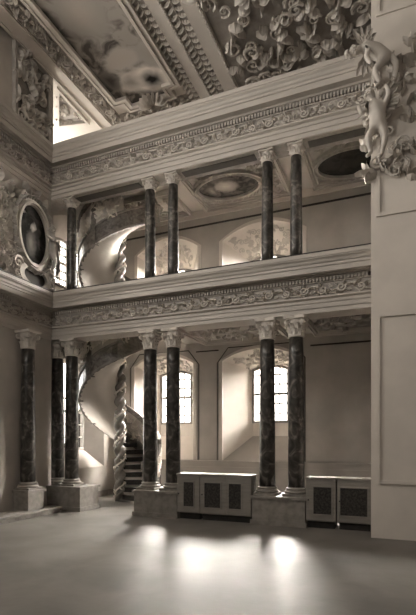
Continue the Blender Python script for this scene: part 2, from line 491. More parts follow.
# ------------------------------------------------------------------ columns
def acanthus(bm, ang, r0, z0, ht, wd, out):
    """one upright leaf of a capital, tip curling outward, built double sided"""
    c, s = cos(ang), sin(ang); N = 5
    lay = []
    for off in (0, -.012):
        rows = []
        for i in range(N + 1):
            t = i / N
            rr = r0 + off + out * (t ** 3); z = z0 + ht * (t if t < .85 else .85 - (t - .85) * .6)
            w = wd * (.75 + .45 * sin(PI * t * .9)) * (1 if i % 2 == 0 else .86) * (1 if t < .9 else .5)
            row = []
            for q in (-1, -.5, 0, .5, 1):
                rad = rr + (.012 if q == 0 else (0 if abs(q) == .5 else -.012))
                row.append(bm.verts.new((c * rad - s * q * w, s * rad + c * q * w, z)))
            rows.append(row)
        lay.append(rows)
    A, B = lay
    for i in range(N):
        for q in range(4):
            bm.faces.new((A[i][q], A[i][q + 1], A[i + 1][q + 1], A[i + 1][q]))
            bm.faces.new((B[i][q], B[i + 1][q], B[i + 1][q + 1], B[i][q + 1]))
        bm.faces.new((A[i][0], A[i + 1][0], B[i + 1][0], B[i][0])); bm.faces.new((A[i][4], B[i][4], B[i + 1][4], A[i + 1][4]))
    for q in range(4): bm.faces.new((A[N][q], A[N][q + 1], B[N][q + 1], B[N][q]))

def column(label, r, zb, zs, zcap, zt, loc, shaft_m, group):
    """origin at the foot; heights are absolute and turned into local ones"""
    t = thing('marble_column', label, 'column', (loc[0], loc[1], zb), group)
    bh = zs - zb
    b = NB()
    w = r * 1.42
    box(b, -w, w, -w, w, 0, bh * .28)
    pr = [(r * 1.40, bh * .28)]
    for i in range(7):
        a = -PI / 2 + PI * i / 6; pr.append((r * 1.26 + bh * .15 * cos(a), bh * .43 + bh * .15 * sin(a)))
    pr += [(r * 1.2, bh * .62), (r * 1.16, bh * .7)]
    for i in range(5):
        a = -PI / 2 + PI * i / 4; pr.append((r * 1.14 + bh * .09 * cos(a), bh * .8 + bh * .09 * sin(a)))
    pr += [(r * 1.06, bh * .9), (r * 1.02, bh)]
    lathe(b, pr, seg=32); mk('base', b, 'ped', t, False)
    hc = zcap - zb
    pr = [(r * (1 - .14 * (i / 10) ** 1.8), bh + (hc - bh) * i / 10) for i in range(11)]
    b = NB(); lathe(b, pr, seg=32); mk('shaft', b, shaft_m, t, True)
    ch = zt - zcap; rt = r * .86
    b = NB(); lathe(b, [(rt, hc - .0), (rt * 1.12, hc + .005), (rt * 1.16, hc + .02), (rt * 1.12, hc + .035), (rt * .98, hc + .045), (rt * 1.0, hc + ch * .5), (rt * 1.2, hc + ch * .82), (rt * 1.35, hc + ch * .86)], seg=24)
    cap = mk('capital', b, 'stucco', t, False)
    aw = rt * 1.46
    b = NB()
    lp = []
    for k in range(4):                                    # abacus with hollow sides and cut corners
        a = PI / 4 + k * PI / 2; n = a + PI / 4
        lp.append((aw * 1.38 * cos(a - .07), aw * 1.38 * sin(a - .07))); lp.append((aw * 1.38 * cos(a + .07), aw * 1.38 * sin(a + .07)))
        lp.append((aw * .88 * cos(n), aw * .88 * sin(n)))
    prism(b, lp, plane((0, 0, 0), (1, 0, 0), (0, 1, 0), (0, 0, 1)), hc + ch * .86, hc + ch)
    mk('abacus', b, 'stucco', cap)
    for k in range(8):
        b = NB(); acanthus(b, 2 * PI * k / 8, rt * 1.08, hc + .03, ch * .40, rt * .30, rt * .50); mk('acanthus_leaf', b, 'stucco', cap)
    for k in range(8):
        b = NB(); acanthus(b, 2 * PI * (k + .5) / 8, rt * 1.10, hc + ch * .25, ch * .48, rt * .30, rt * .66); mk('acanthus_leaf', b, 'stucco', cap)
    for k in range(4):
        a = PI / 4 + k * PI / 2; b = NB()
        for s in (-1, 1):
            P = plane((0, 0, hc + ch * .70), (cos(a), sin(a), 0), (0, 0, 1), (-sin(a), cos(a), 0))
            spiral(b, lambda u, v, w, P=P, s=s: P(u, v, w * s), rt * 1.46, 0, ch * .15, 1.6, 1, PI * .75, rt * .12, ch * .05)
        mk('volute', b, 'stucco', cap)
    return t

GL, GU = 'columns along the lower gallery front', 'columns standing on the upper ledge'
c0 = column('dark marble column, left of the pair just right of the spiral stair, on the floor pedestal', .158, .55, .72, 3.58, 3.98, (-5.03, YC), 'marble', GL)
for x, y, z, lab in [
    (-4.47, YC, .55, 'dark marble column, right of the pair whose pedestal meets the low cabinet\'s left end'),
    (-2.40, YC, .55, 'dark marble column, left of the pair in front of the bright niche window'),
    (-1.83, YC, .55, 'dark marble column, right of the pair in front of the bright niche window, next to the dark plain wall'),
    (-7.14, YC, .55, 'dark marble column, front of the pair on the leftmost pedestal beside the spiral stair'),
    (-7.66, 9.02, .55, 'dark marble column half hidden in the corner at the end of the left wall'),
    (-7.44, 7.82, .55, 'dark marble column against the left wall on a block behind the low step')]:
    copy_thing(c0, lab, (x, y, z))
u0 = column('mottled marble column on the upper ledge, left of the pair to the right of the curved stair', .118, 4.99, 5.13, 7.06, 7.28, (-5.03, YC), 'marble', GU)
for x, y, lab in [
    (-4.47, YC, 'mottled marble column on the upper ledge, right of the pair left of the oval ceiling painting'),
    (-2.40, YC, 'mottled marble column on the upper ledge, left of the pair before the arched upper niche'),
    (-1.83, YC, 'mottled marble column on the upper ledge, right of the pair before the arched upper niche, beside plain wall'),
    (-7.14, YC, 'mottled marble column on the upper ledge in the corner next to the stucco medallion')]:
    copy_thing(u0, lab, (x, y, 4.99))

# pedestals
def pedestal(label, cx, w, y0=8.6, y1=9.3, h=.55):
    t = thing('column_pedestal', label, 'pedestal', (cx, (y0 + y1) / 2, 0), 'stone pedestals under the columns')
    d = (y1 - y0) / 2
    b = NB(); box(b, -w / 2 - .03, w / 2 + .03, -d - .03, d + .03, 0, .09); mk('plinth', b, 'ped', t)
    b = NB(); box(b, -w / 2, w / 2, -d, d, .09, h - .05); mk('block', b, 'ped', t)
    b = NB(); box(b, -w / 2 - .035, w / 2 + .035, -d - .035, d + .035, h - .05, h); mk('cap_moulding', b, 'ped', t)
    return t
pedestal('stone pedestal under the column pair between the spiral stair and the low cabinet', -4.75, 1.02)
pedestal('stone pedestal under the column pair between the two low cabinets', -2.115, 1.02)
pedestal('stone pedestal under the corner columns at the left, beside the step', -7.15, .95)
t = pedestal('small stone pedestal on the step against the left wall', -7.42, .42, 7.58, 8.06)
# low step along the left wall
b = NB(); box(b, XL, -7.05, 4.5, 8.38, 0, .09); box(b, XL, -7.0, 4.5, 8.43, .09, .13)
tag(mk('wall_step', b, 'ped'), 'low stone step running along the foot of the left wall', 'step')

# ------------------------------------------------------------------ low cabinets between the pedestals
def cabinet(label, x0, x1, doors):
    t = thing('low_cabinet', label, 'cabinet', (x0, 8.6, 0), 'low cabinets along the gallery front')
    w = x1 - x0
    b = NB(); box(b, .0, w, .02, .36, .13, .90); mk('body', b, 'wood', t)
    b = NB(); box(b, .03, w - .03, .08, .36, 0, .13); mk('toe_kick', b, 'iron', t)
    b = NB(); box(b, -.005, w + .005, -.02, .38, .90, .935); mk('top_board', b, 'wood', t)
    for d0, d1, panels in doors:
        f = NB(); P = plane((0, 0.02, 0), (1, 0, 0), (0, 0, 1), (0, -1, 0))
        prism(f, [(d0 + .006, .15), (d1 - .006, .15), (d1 - .006, .89), (d0 + .006, .89)], P, 0, .022)
        door = mk('door', f, 'wood', t)
        for p0, p1 in panels:
            q = NB(); prism(q, [(p0, .27), (p1, .27), (p1, .76), (p0, .76)], P, .018, .026); mk('dark_panel', q, 'grille', door)
            q = NB(); ringband(q, [(p0 - .025, .245), (p1 + .025, .245), (p1 + .025, .785), (p0 - .025, .785)], [(p0, .27), (p1, .27), (p1, .76), (p0, .76)], P, .02, .036); mk('panel_moulding', q, 'wood', door)
        q = NB(); lathe(q, [(.004, 0), (.008, .01), (.014, .02), (.012, .03), (.004, .034)], seg=10)
        bmesh.ops.transform(q, matrix=Matrix.Translation((d0 + .05, .0, .52)) @ Matrix.Rotation(PI / 2, 4, 'X'), verts=q.verts)
        mk('knob', q, 'iron', door, True)
    return t
cabinet('narrow single-door low cabinet with one dark panel, right beside the pair right of the stair', -4.235, -3.72, [(0, .515, [(.16, .38)])])
cabinet('wide low cabinet with two dark door panels, left of the pedestal before the niche window', -3.715, -2.64, [(0, .58, [(.10, .44)]), (.58, 1.075, [(.10 + .52, .30 + .57)])])
cabinet('low cabinet with one dark panel in shadow, right of the rightmost visible pedestal', -1.59, -1.05, [(0, .54, [(.14, .46)])])
cabinet('low cabinet with a broad dark panel, half in shadow at the right photo edge', -1.035, -.44, [(0, .595, [(.06, .52)])])

# ------------------------------------------------------------------ spiral stair
SX, SY, SR = -6.85, 10.5, 1.03
st = thing('spiral_staircase', 'spiral staircase with twisted newel, smooth pale underside and carved marble parapet', 'staircase', (SX, SY, 0))
A0, A1, AP = R(-20), R(740), R(668)
def hz(a):
    q = R(270)
    return 3.52 * (a - A0) / (q - A0) if a < q else 3.52 + 3.12 * (a - q) / R(360)
def pol(r, a, z): return Vector((r * cos(a), r * sin(a), z))
NST = 47
for k in range(NST):
    a = A0 + (A1 - A0) * k / NST; da = (A1 - A0) / NST; z = hz(a) + .17
    b = NB(); r0, r1 = .10, SR - .03
    v = []
    for q in (0, .5, 1):
        for rr in (r0, r1):
            for dz in (-.12, 0): v.append(b.verts.new(pol(rr, a + da * (q * 1.02), max(.0, z + dz) if dz else z)))
    for q in (0, 1):
        i = q * 4
        b.faces.new((v[i + 1], v[i + 3], v[i + 7], v[i + 5])); b.faces.new((v[i], v[i + 4], v[i + 6], v[i + 2]))
        b.faces.new((v[i], v[i + 1], v[i + 5], v[i + 4])); b.faces.new((v[i + 2], v[i + 6], v[i + 7], v[i + 3]))
    b.faces.new((v[0], v[2], v[3], v[1])); b.faces.new((v[8], v[9], v[11], v[10]))
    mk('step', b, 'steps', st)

def helix_slab(bm, r0, r1, zlo, zhi, a0, a1, n=90, floor=False):
    """band between two radii and two heights above the helix"""
    rings = []
    for i in range(n + 1):
        a = a0 + (a1 - a0) * i / n; h = hz(a)
        lo = h + zlo; hi = h + zhi
        if floor: lo = max(lo, .0); hi = max(hi, lo + .02)
        rings.append([bm.verts.new(pol(r, a, z)) for r, z in ((r0, lo), (r1, lo), (r1, hi), (r0, hi))])
    for x, y in zip(rings, rings[1:]):
        for k in range(4): bm.faces.new((x[k], x[(k + 1) % 4], y[(k + 1) % 4], y[k]))
    bm.faces.new(rings[0][::-1]); bm.faces.new(rings[-1])
b = NB(); helix_slab(b, .08, SR, -.22, -.06, A0 + R(45), A1, floor=True); mk('underside', b, 'plaster', st, True)
b = NB()
helix_slab(b, SR - .05, SR + .02, -.16, .20, A0, A1, floor=True)
mk('stringer', b, 'marble_mid', st)
b = NB(); helix_slab(b, SR - .06, SR + .05, .20, .25, A0, A1); helix_slab(b, SR - .05, SR + .04, -.22, -.16, A0 + R(40), A1); mk('stringer_moulding', b, 'ped', st)
b = NB(); helix_slab(b, SR - .05, SR + .01, .25, .86, A0, AP, floor=True); par = mk('parapet_panel', b, 'parapet', st)
b = NB()
PH2 = lambda u, v, w=0: pol(SR + .01 + w, A0 + u / SR, hz(A0 + u / SR) + .27 + v)
foliage(b, PH2, lambda u, v: True, .1, (AP - A0) * SR - .1, .08, .5, 230, .26, .06, 11, .35)
PH3 = lambda u, v, w=0: pol(SR - .05 - w, A0 + u / SR, hz(A0 + u / SR) + .27 + v)
foliage(b, PH3, lambda u, v: True, .1, R(150) * SR, .08, .5, 50, .26, .06, 12, .35)
mk('carved_foliage', b, 'gild', par, fix=False)
b = NB(); helix_slab(b, SR - .09, SR + .06, .86, .98, A0, AP); helix_slab(b, SR - .07, SR + .035, .98, 1.02, A0, AP); mk('handrail', b, 'marble_mid', st)
k = 0; a = A0 + R(2)
while a < AP:
    z = hz(a); b = NB()
    P = plane((0, 0, 0), (cos(a), sin(a), 0), (-sin(a), cos(a), 0), (0, 0, 1))
    sq = lambda u, w: [(SR - .02 - u, -w), (SR - .02 + u, -w), (SR - .02 + u, w), (SR - .02 - u, w)]
    prism(b, sq(.075, .075), P, max(0, z - .2), z + .30); prism(b, sq(.062, .062), P, z + .30, z + .84); prism(b, sq(.085, .085), P, z + .84, z + 1.06)
    mk('post', b, 'marble_mid', st); a += R(46)
# twisted newel
b = NB(); seg, NZ, H = 20, 260, 7.9
rings = []
for i in range(NZ + 1):
    z = H * i / NZ; ring = []
    for q in range(seg):
        th = 2 * PI * q / seg
        q_ = cos(2 * (th - z * 2 * PI / .64)); rr = .105 + .05 * math.copysign(abs(q_) ** .7, q_)
        ring.append(b.verts.new((rr * cos(th), rr * sin(th), z)))
    rings.append(ring)
for x, y in zip(rings, rings[1:]):
    for q in range(seg): b.faces.new((x[q], x[(q + 1) % seg], y[(q + 1) % seg], y[q]))
b.faces.new(rings[0][::-1]); b.faces.new(rings[-1])
nw = mk('twisted_newel', b, 'ped', st, True)
b = NB()
tube(b, [Vector((.135 * cos(a), .135 * sin(a), H * i / 400)) for i in range(401) for a in (H * i / 400 * 2 * PI / .64 + PI / 2,)], .022, 6)
for i in range(160):
    z = H * (i + .5) / 160; a = z * 2 * PI / .64 + PI / 2
    P = plane((.15 * cos(a), .15 * sin(a), z), (-sin(a), cos(a), 0), (0, 0, 1), (cos(a), sin(a), 0))
    leaf(b, P, 0, 0, (i % 4) * 1.6 + .4, .09, .022, .02, .5)
mk('vine', b, 'gild', nw, fix=False)

# ------------------------------------------------------------------ putti (stucco figures)
def putto(label, loc, joints, rz=0, hair=True, wings=True, m='stucco'):
    """joints: dict of local points; one skinned body"""
    t = thing('putto_figure', label, 'stucco figure', loc, None, rz)
    J = joints
    names = ['pelvis', 'belly', 'chest', 'neck', 'head', 'crown', 'sl', 'el', 'hl', 'sr', 'er', 'hr', 'tl', 'kl', 'al', 'fl', 'tr', 'kr', 'ar', 'fr']
    rad = dict(pelvis=.105, belly=.11, chest=.10, neck=.05, head=.085, crown=.07, sl=.05, el=.042, hl=.03, sr=.05, er=.042, hr=.03,
               tl=.075, kl=.055, al=.035, fl=.03, tr=.075, kr=.055, ar=.035, fr=.03)
    ed = [('pelvis', 'belly'), ('belly', 'chest'), ('chest', 'neck'), ('neck', 'head'), ('head', 'crown'), ('chest', 'sl'), ('sl', 'el'), ('el', 'hl'), ('chest', 'sr'), ('sr', 'er'), ('er', 'hr'),
          ('pelvis', 'tl'), ('tl', 'kl'), ('kl', 'al'), ('al', 'fl'), ('pelvis', 'tr'), ('tr', 'kr'), ('kr', 'ar'), ('ar', 'fr')]
    me = bpy.data.meshes.new('body'); me.from_pydata([J[n] for n in names], [(names.index(a), names.index(b)) for a, b in ed], [])
    o = link(bpy.data.objects.new('body', me))
    md = o.modifiers.new('skin', 'SKIN'); sv = me.skin_vertices[0].data
    for i, n in enumerate(names):
        sv[i].radius = (rad[n], rad[n]); sv[i].use_root = (i == 0)
    s = o.modifiers.new('sub', 'SUBSURF'); s.levels = s.render_levels = 2
    dg = bpy.context.evaluated_depsgraph_get()
    m2 = bpy.data.meshes.new_from_object(o.evaluated_get(dg))
    bpy.data.objects.remove(o)
    bm_ = NB(); bm_.from_mesh(m2)
    hd = Vector(J['head']); up = (Vector(J['crown']) - Vector(J['neck'])).normalized()
    fw = Vector(J.get('face', (0, -1, 0))); fw = (fw - up * fw.dot(up)).normalized(); sd = fw.cross(up)
    c = hd + up * .02
    for (du, ds, df, r) in ((-.0, 0, .085, .018), (.02, .035, .07, .012), (.02, -.035, .07, .012), (-.04, 0, .075, .014), (-.015, .045, .06, .028), (-.015, -.045, .06, .028), (0, .085, 0, .02), (0, -.085, 0, .02)):
        bmesh.ops.create_icosphere(bm_, subdivisions=1, radius=r, matrix=Matrix.Translation(c + up * du + sd * ds + fw * df))
    mk('body', bm_, m, t, True, fix=False)
    if hair:
        hb = NB(); rnd = random.Random(len(label))
        for k in range(26):
            th = rnd.uniform(0, 2 * PI); ph = rnd.uniform(0, 1.25)
            d = up * cos(ph) + (sd * cos(th) + fw * sin(th)) * sin(ph)
            if d.dot(fw) > .55: continue
            bmesh.ops.create_icosphere(hb, subdivisions=1, radius=.026, matrix=Matrix.Translation(c + up * .03 + d * .085))
        mk('hair', hb, m, t, True, fix=False)
    if wings:
        for s_ in (-1, 1):
            wb = NB(); ch = Vector(J['chest']); bk = -fw
            for q in range(5):
                Pw = plane(ch + bk * .09 + sd * s_ * .04, sd * s_, up, bk)
                leaf(wb, Pw, 0, 0, .9 - q * .33, .36 - .03 * q, .05, .03, -.3)
            mk('wing', wb, m, t, fix=False)
    return t

# on the pier at the right
putto('winged stucco putto leaning over the main cornice at the upper right, head left', (-.46, 7.9, 7.30), dict(
    pelvis=(.22, 0, .42), belly=(.14, -.02, .52), chest=(.02, -.05, .60), neck=(-.10, -.08, .60), head=(-.20, -.12, .55), crown=(-.29, -.14, .57),
    sl=(.02, -.16, .52), el=(-.02, -.20, .34), hl=(.06, -.22, .20), sr=(.0, .02, .72), er=(-.12, .0, .84), hr=(-.2, -.02, .92),
    tl=(.24, -.10, .30), kl=(.10, -.18, .12), al=(.18, -.14, -.08), fl=(.10, -.18, -.14), tr=(.34, .05, .40), kr=(.42, -.05, .22), ar=(.40, 0, .02), fr=(.36, -.06, -.04), face=(-.5, -.8, -.3)))
putto('winged stucco putto hanging below the other on the right pier, legs dangling', (-.36, 7.88, 6.02), dict(
    pelvis=(.06, 0, .62), belly=(.05, -.02, .76), chest=(.03, -.02, .90), neck=(-.03, -.04, 1.02), head=(-.07, -.08, 1.10), crown=(-.09, -.08, 1.20),
    sl=(-.09, -.08, .92), el=(-.2, -.12, .80), hl=(-.24, -.16, .92), sr=(.15, -.02, .92), er=(.22, -.08, 1.04), hr=(.16, -.1, 1.18),
    tl=(-.02, -.08, .52), kl=(-.10, -.18, .36), al=(-.05, -.12, .14), fl=(-.12, -.18, .06), tr=(.12, -.06, .5), kr=(.16, -.14, .30), ar=(.10, -.08, .10), fr=(.06, -.14, .02), face=(-.4, -.9, -.1)))
PPU = plane((XP, 8.15, 5.75), (1, 0, 0), (0, 0, 1), (0, -1, 0))
b = NB(); foliage(b, PPU, lambda u, v: u < .75, -.02, .7, .1, 2.3, 40, .26, .14, 21); tag(mk('stucco_garland', b, 'stucco', fix=False), 'stucco leaf garland behind the putti on the right pier', 'stucco ornament')

# ------------------------------------------------------------------ left wall ornament, upper storey
PL = plane((XL, 0, 0), (0, 1, 0), (0, 0, 1), (1, 0, 0))
cv = canvas('medallion_paint', [((-7.57, 8.05, 6.0), (.3, .17, .36), .22, .10), ((-7.57, 8.1, 6.38), (.3, .10, .13), .45, .25)], .035, .012, 4)
t = thing('wall_medallion', 'oval dark painting in a carved stucco frame on the upper left wall', 'painting', (0, 0, 0))
b = NB(); prism(b, ellipse(8.08, 6.18, .44, .66), PL, .02, .05); mk('canvas', b, cv, t)
b = NB(); ringband(b, ellipse(8.08, 6.18, .60, .82), ellipse(8.08, 6.18, .43, .65), PL, 0, .12); ringband(b, ellipse(8.08, 6.18, .50, .72), ellipse(8.08, 6.18, .45, .67), PL, .1, .17)
fr = mk('frame', b, 'stucco', t)
b = NB()
for i in range(22):
    a = 2 * PI * i / 22
    leaf(b, lambda u, v, w=0: PL(u, v, w + .1), 8.08 + .56 * cos(a), 6.18 + .78 * sin(a), a + 1.1, .26, .07, .10, .6)
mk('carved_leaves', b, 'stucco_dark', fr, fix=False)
t = thing('wall_cartouche', 'small dark oval cartouche with scrolled stucco border under the left medallion', 'stucco ornament', (0, 0, 0))
b = NB(); prism(b, ellipse(8.12, 5.26, .36, .20), PL, .02, .06); mk('field', b, 'dark', t)
b = NB(); ringband(b, ellipse(8.12, 5.26, .48, .30), ellipse(8.12, 5.26, .35, .19), PL, 0, .13)
for s, u in ((1, 7.62), (-1, 8.6)):
    spiral(b, PL, u, 5.42, .15, 1.5, s, 0, .1, .04); spiral(b, PL, u, 5.2, .1, 1.5, -s, 0, .1, .03)
mk('scroll_border', b, 'stucco', t)
inside = lambda u, v: ((u - 8.08) / .62) ** 2 + ((v - 6.18) / .84) ** 2 > 1 and ((u - 8.12) / .5) ** 2 + ((v - 5.26) / .3) ** 2 > 1
b = NB(); foliage(b, PL, inside, 7.1, 8.5, 5.15, 7.0, 66, .28, .12, 4)
tag(mk('wall_foliage', b, 'stucco', fix=False), 'curling stucco leaves covering the upper left wall around the medallion', 'stucco ornament')
putto('stucco putto beside the oval medallion at the corner of the left wall', (XL + .16, 8.62, 5.35), dict(
    pelvis=(0, 0, .62), belly=(.02, -.02, .74), chest=(.03, -.03, .88), neck=(.03, -.05, 1.0), head=(.05, -.08, 1.08), crown=(.05, -.09, 1.18),
    sl=(.10, -.10, .90), el=(.14, -.22, .84), hl=(.08, -.32, .92), sr=(.02, .10, .90), er=(.08, .14, .76), hr=(.14, .08, .66),
    tl=(.06, -.06, .52), kl=(.16, -.10, .38), al=(.08, -.10, .18), fl=(.14, -.12, .10), tr=(.02, .08, .50), kr=(.08, .10, .30), ar=(.03, .08, .10), fr=(.09, .06, .03), face=(.8, -.6, -.1)), m='stucco_mid', wings=False)
t = thing('stucco_bow', 'dark carved bow crowning the oval medallion on the left wall', 'stucco ornament', (0, 0, 0))
for s in (-1, 1):
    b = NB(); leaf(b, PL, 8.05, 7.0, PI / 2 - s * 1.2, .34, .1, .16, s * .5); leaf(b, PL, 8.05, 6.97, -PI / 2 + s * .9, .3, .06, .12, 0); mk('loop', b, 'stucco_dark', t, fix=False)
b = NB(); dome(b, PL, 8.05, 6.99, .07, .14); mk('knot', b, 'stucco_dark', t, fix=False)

# stucco pilaster above the main cornice on the left wall
t = thing('stucco_pilaster', 'tall pilaster of deep carved stucco above the cornice at the far left', 'stucco ornament', (0, 0, 0))
b = NB(); ringband(b, [(7.55, 8.45), (8.7, 8.45), (8.7, 10.15), (7.55, 10.15)], [(7.62, 8.5), (8.55, 8.5), (8.55, 10.1), (7.62, 10.1)], PL, 0, .10); mk('border', b, 'frieze', t)
b = NB(); prism(b, [(7.62, 8.5), (8.55, 8.5), (8.55, 10.1), (7.62, 10.1)], PL, .0, .01); mk('ground', b, 'ped', t)
b = NB(); foliage(b, PL, lambda u, v: True, 7.7, 8.5, 8.55, 10.05, 44, .34, .15, 8, .45); mk('carved_leaves', b, 'stucco', t, fix=False)
# a second, plainer bay nearer the viewer
t = thing('wall_ornament', 'plain framed stucco panel on the left wall nearest the viewer', 'stucco ornament', (0, 0, 0))
b = NB(); ringband(b, [(6.1, 5.2), (7.0, 5.2), (7.0, 7.15), (6.1, 7.15)], [(6.18, 5.28), (6.92, 5.28), (6.92, 7.07), (6.18, 7.07)], PL, 0, .06); mk('frame', b, 'stucco', t)

# ------------------------------------------------------------------ hall ceiling ornament
PC = plane((0, 0, ZC), (1, 0, 0), (0, 1, 0), (0, 0, -1))
def cbox(b, x0, x1, y0, y1, d): box(b, x0, x1, y0, y1, ZC - d, ZC + .01)
pts = [(-6.58, 6.2), (-6.58, 9.88), (-6.28, 9.88), (-6.28, 10.17), (-5.26, 10.17), (-5.26, 9.88), (-5.00, 9.88), (-5.00, 6.2), (-5.26, 6.2), (-5.26, 5.9), (-6.28, 5.9), (-6.28, 6.2)]
def grow(p, d):
    cx, cy = -5.72, 8.04
    return [(x + (d if x > cx else -d), y + (d if y > cy else -d)) for x, y in p]
t = thing('ceiling_painting', 'large ceiling painting of cloudy sky in a stepped pale frame, upper left', 'painting', (0, 0, 0))
cvm = canvas('ceiling_paint', [((-5.42, 9.66, ZC), (.66, .50, 1), .02, .85), ((-5.95, 9.55, ZC), (.42, .38, 1), .34, .6), ((-6.35, 9.35, ZC), (.26, .40, 1), .08, .2), ((-5.75, 8.9, ZC), (.6, .35, 1), .5, .5),
                               ((-5.1, 9.0, ZC), (.35, .5, 1), .4, .42), ((-5.9, 7.6, ZC), (.7, .8, 1), .5, .4)], .40, .10, 2.6)
b = NB(); prism(b, pts, PC, .0, .03); mk('canvas', b, cvm, t)
b = NB(); ringband(b, grow(pts, .14), pts, PC, 0, .09); ringband(b, grow(pts, .05), grow(pts, -.02), PC, .05, .13); ringband(b, grow(pts, .165), grow(pts, .11), PC, 0, .12); frm = mk('frame', b, 'plaster', t)
b = NB()
for i in range(9):
    a = -PI / 2 + (i - 4) * .36
    leaf(b, lambda u, v, w=0: PC(u, v, w + .08), -5.7, 10.30, a, .40, .075, .14, 0)
spiral(b, lambda u, v, w=0: PC(u, v, w + .08), -5.95, 10.4, .1, 1.4, 1, 0, .05, .025); spiral(b, lambda u, v, w=0: PC(u, v, w + .08), -5.45, 10.4, .1, 1.4, -1, PI, .05, .025)
mk('shell_crest', b, 'stucco', frm, fix=False)

b = NB(); cbox(b, -7.58, -7.16, 2, 11.9, .05); cbox(b, -7.56, -7.5, 2, 11.9, .08); cbox(b, -7.24, -7.18, 2, 11.9, .08)
tag(mk('ceiling_band', b, 'plaster'), 'plain pale ceiling band running along the left side of the carved border', 'ceiling moulding')
t = thing('carved_border', 'carved acanthus border left of the stepped painting frame on the ceiling', 'stucco ornament', (0, 0, 0))
b = NB(); cbox(b, -7.14, -6.84, 4, 10.9, .015); mk('ground', b, 'frieze', t)
b = NB(); PV = plane((-7.14, 4.5, ZC - .015), (0, 1, 0), (1, 0, 0), (0, 0, -1)); rinceau(b, PV, 6.3, .30, .42, 12, .09); mk('acanthus_relief', b, 'stucco', t, fix=False)
t = thing('carved_border', 'carved acanthus border below the stepped painting frame, just above the cornice', 'stucco ornament', (0, 0, 0))
b = NB(); cbox(b, -6.84, -4.84, 10.42, 10.95, .012); mk('ground', b, 'frieze', t)
b = NB(); foliage(b, PC, lambda u, v: True, -6.75, -4.95, 10.48, 10.9, 32, .26, .09, 31); tube(b, [PC(-6.8 + .1 * q, 10.7 + .12 * sin(q * .9), .03) for q in range(20)], .03, 5); mk('acanthus_relief', b, 'stucco', t, fix=False)
for nm, x0, x1, lab in (('carved_border', -4.83, -4.59, 'leafy carved border right of the stepped painting frame on the ceiling'), ('carved_border', -4.27, -3.97, 'leafy carved border between two plain ceiling bands')):
    t = thing(nm, lab, 'stucco ornament', (0, 0, 0))
    b = NB(); cbox(b, x0, x1, 4, 11.2, .01); mk('ground', b, 'frieze', t)
    b = NB(); leafrow(b, plane((x0, 4.5, ZC - .01), (0, 1, 0), (1, 0, 0), (0, 0, -1)), 6.6, x1 - x0, .16, .07); mk('leaf_row', b, 'stucco', t, fix=False)
for x0, x1, lab in ((-4.58, -4.30, 'plain ceiling band between the two leafy borders, left one'), (-3.95, -3.62, 'plain ceiling band with bead edge beside the dense foliage panel')):
    t = thing('ceiling_band', lab, 'ceiling moulding', (0, 0, 0))
    b = NB(); cbox(b, x0, x1, 2, 11.3, .06); mk('fascia', b, 'plaster', t)
    b = NB(); beads(b, plane((x1 - .02, 4.5, ZC - .06), (0, 1, 0), (1, 0, 0), (0, 0, -1)), 6.6, .075, .032); mk('bead_row', b, 'stucco', t, fix=False)
t = thing('foliage_panel', 'deep carved foliage panel of the hall ceiling above the cornice at upper right', 'stucco ornament', (0, 0, 0))
b = NB(); cbox(b, -3.60, -.2, 6, 11.3, .01); mk('ground', b, 'frieze', t)
b = NB(); foliage(b, PC, lambda u, v: True, -3.5, -.4, 7.2, 11.0, 150, .36, .17, 41, .4); mk('carved_leaves', b, 'stucco', t, fix=False)
# triangular panel in the corner
t = thing('corner_panel', 'pale triangular ceiling panel with stucco leaves in the upper left corner', 'stucco ornament', (0, 0, 0))
tri = [(-7.72, 9.15), (-8.52, 10.1), (-7.78, 10.28)]
tc = (sum(p[0] for p in tri) / 3, sum(p[1] for p in tri) / 3)
out = [(tc[0] + (u - tc[0]) * 1.22, tc[1] + (v - tc[1]) * 1.22) for u, v in tri]
b = NB(); ringband(b, out, tri, PC, 0, .07); mk('frame', b, 'plaster', t)
def in_tri(u, v):
    s = 0
    for i in range(3):
        (x1, y1), (x2, y2) = tri[i], tri[(i + 1) % 3]
        if (x2 - x1) * (v - y1) - (y2 - y1) * (u - x1) > -.02: s += 1
    return s in (0, 3)
b = NB(); prism(b, tri, PC, 0, .012); mk('ground', b, 'frieze', t)
b = NB(); foliage(b, PC, in_tri, -8.5, -7.7, 9.1, 10.3, 16, .2, .06, 51); mk('carved_leaves', b, 'stucco', t, fix=False)

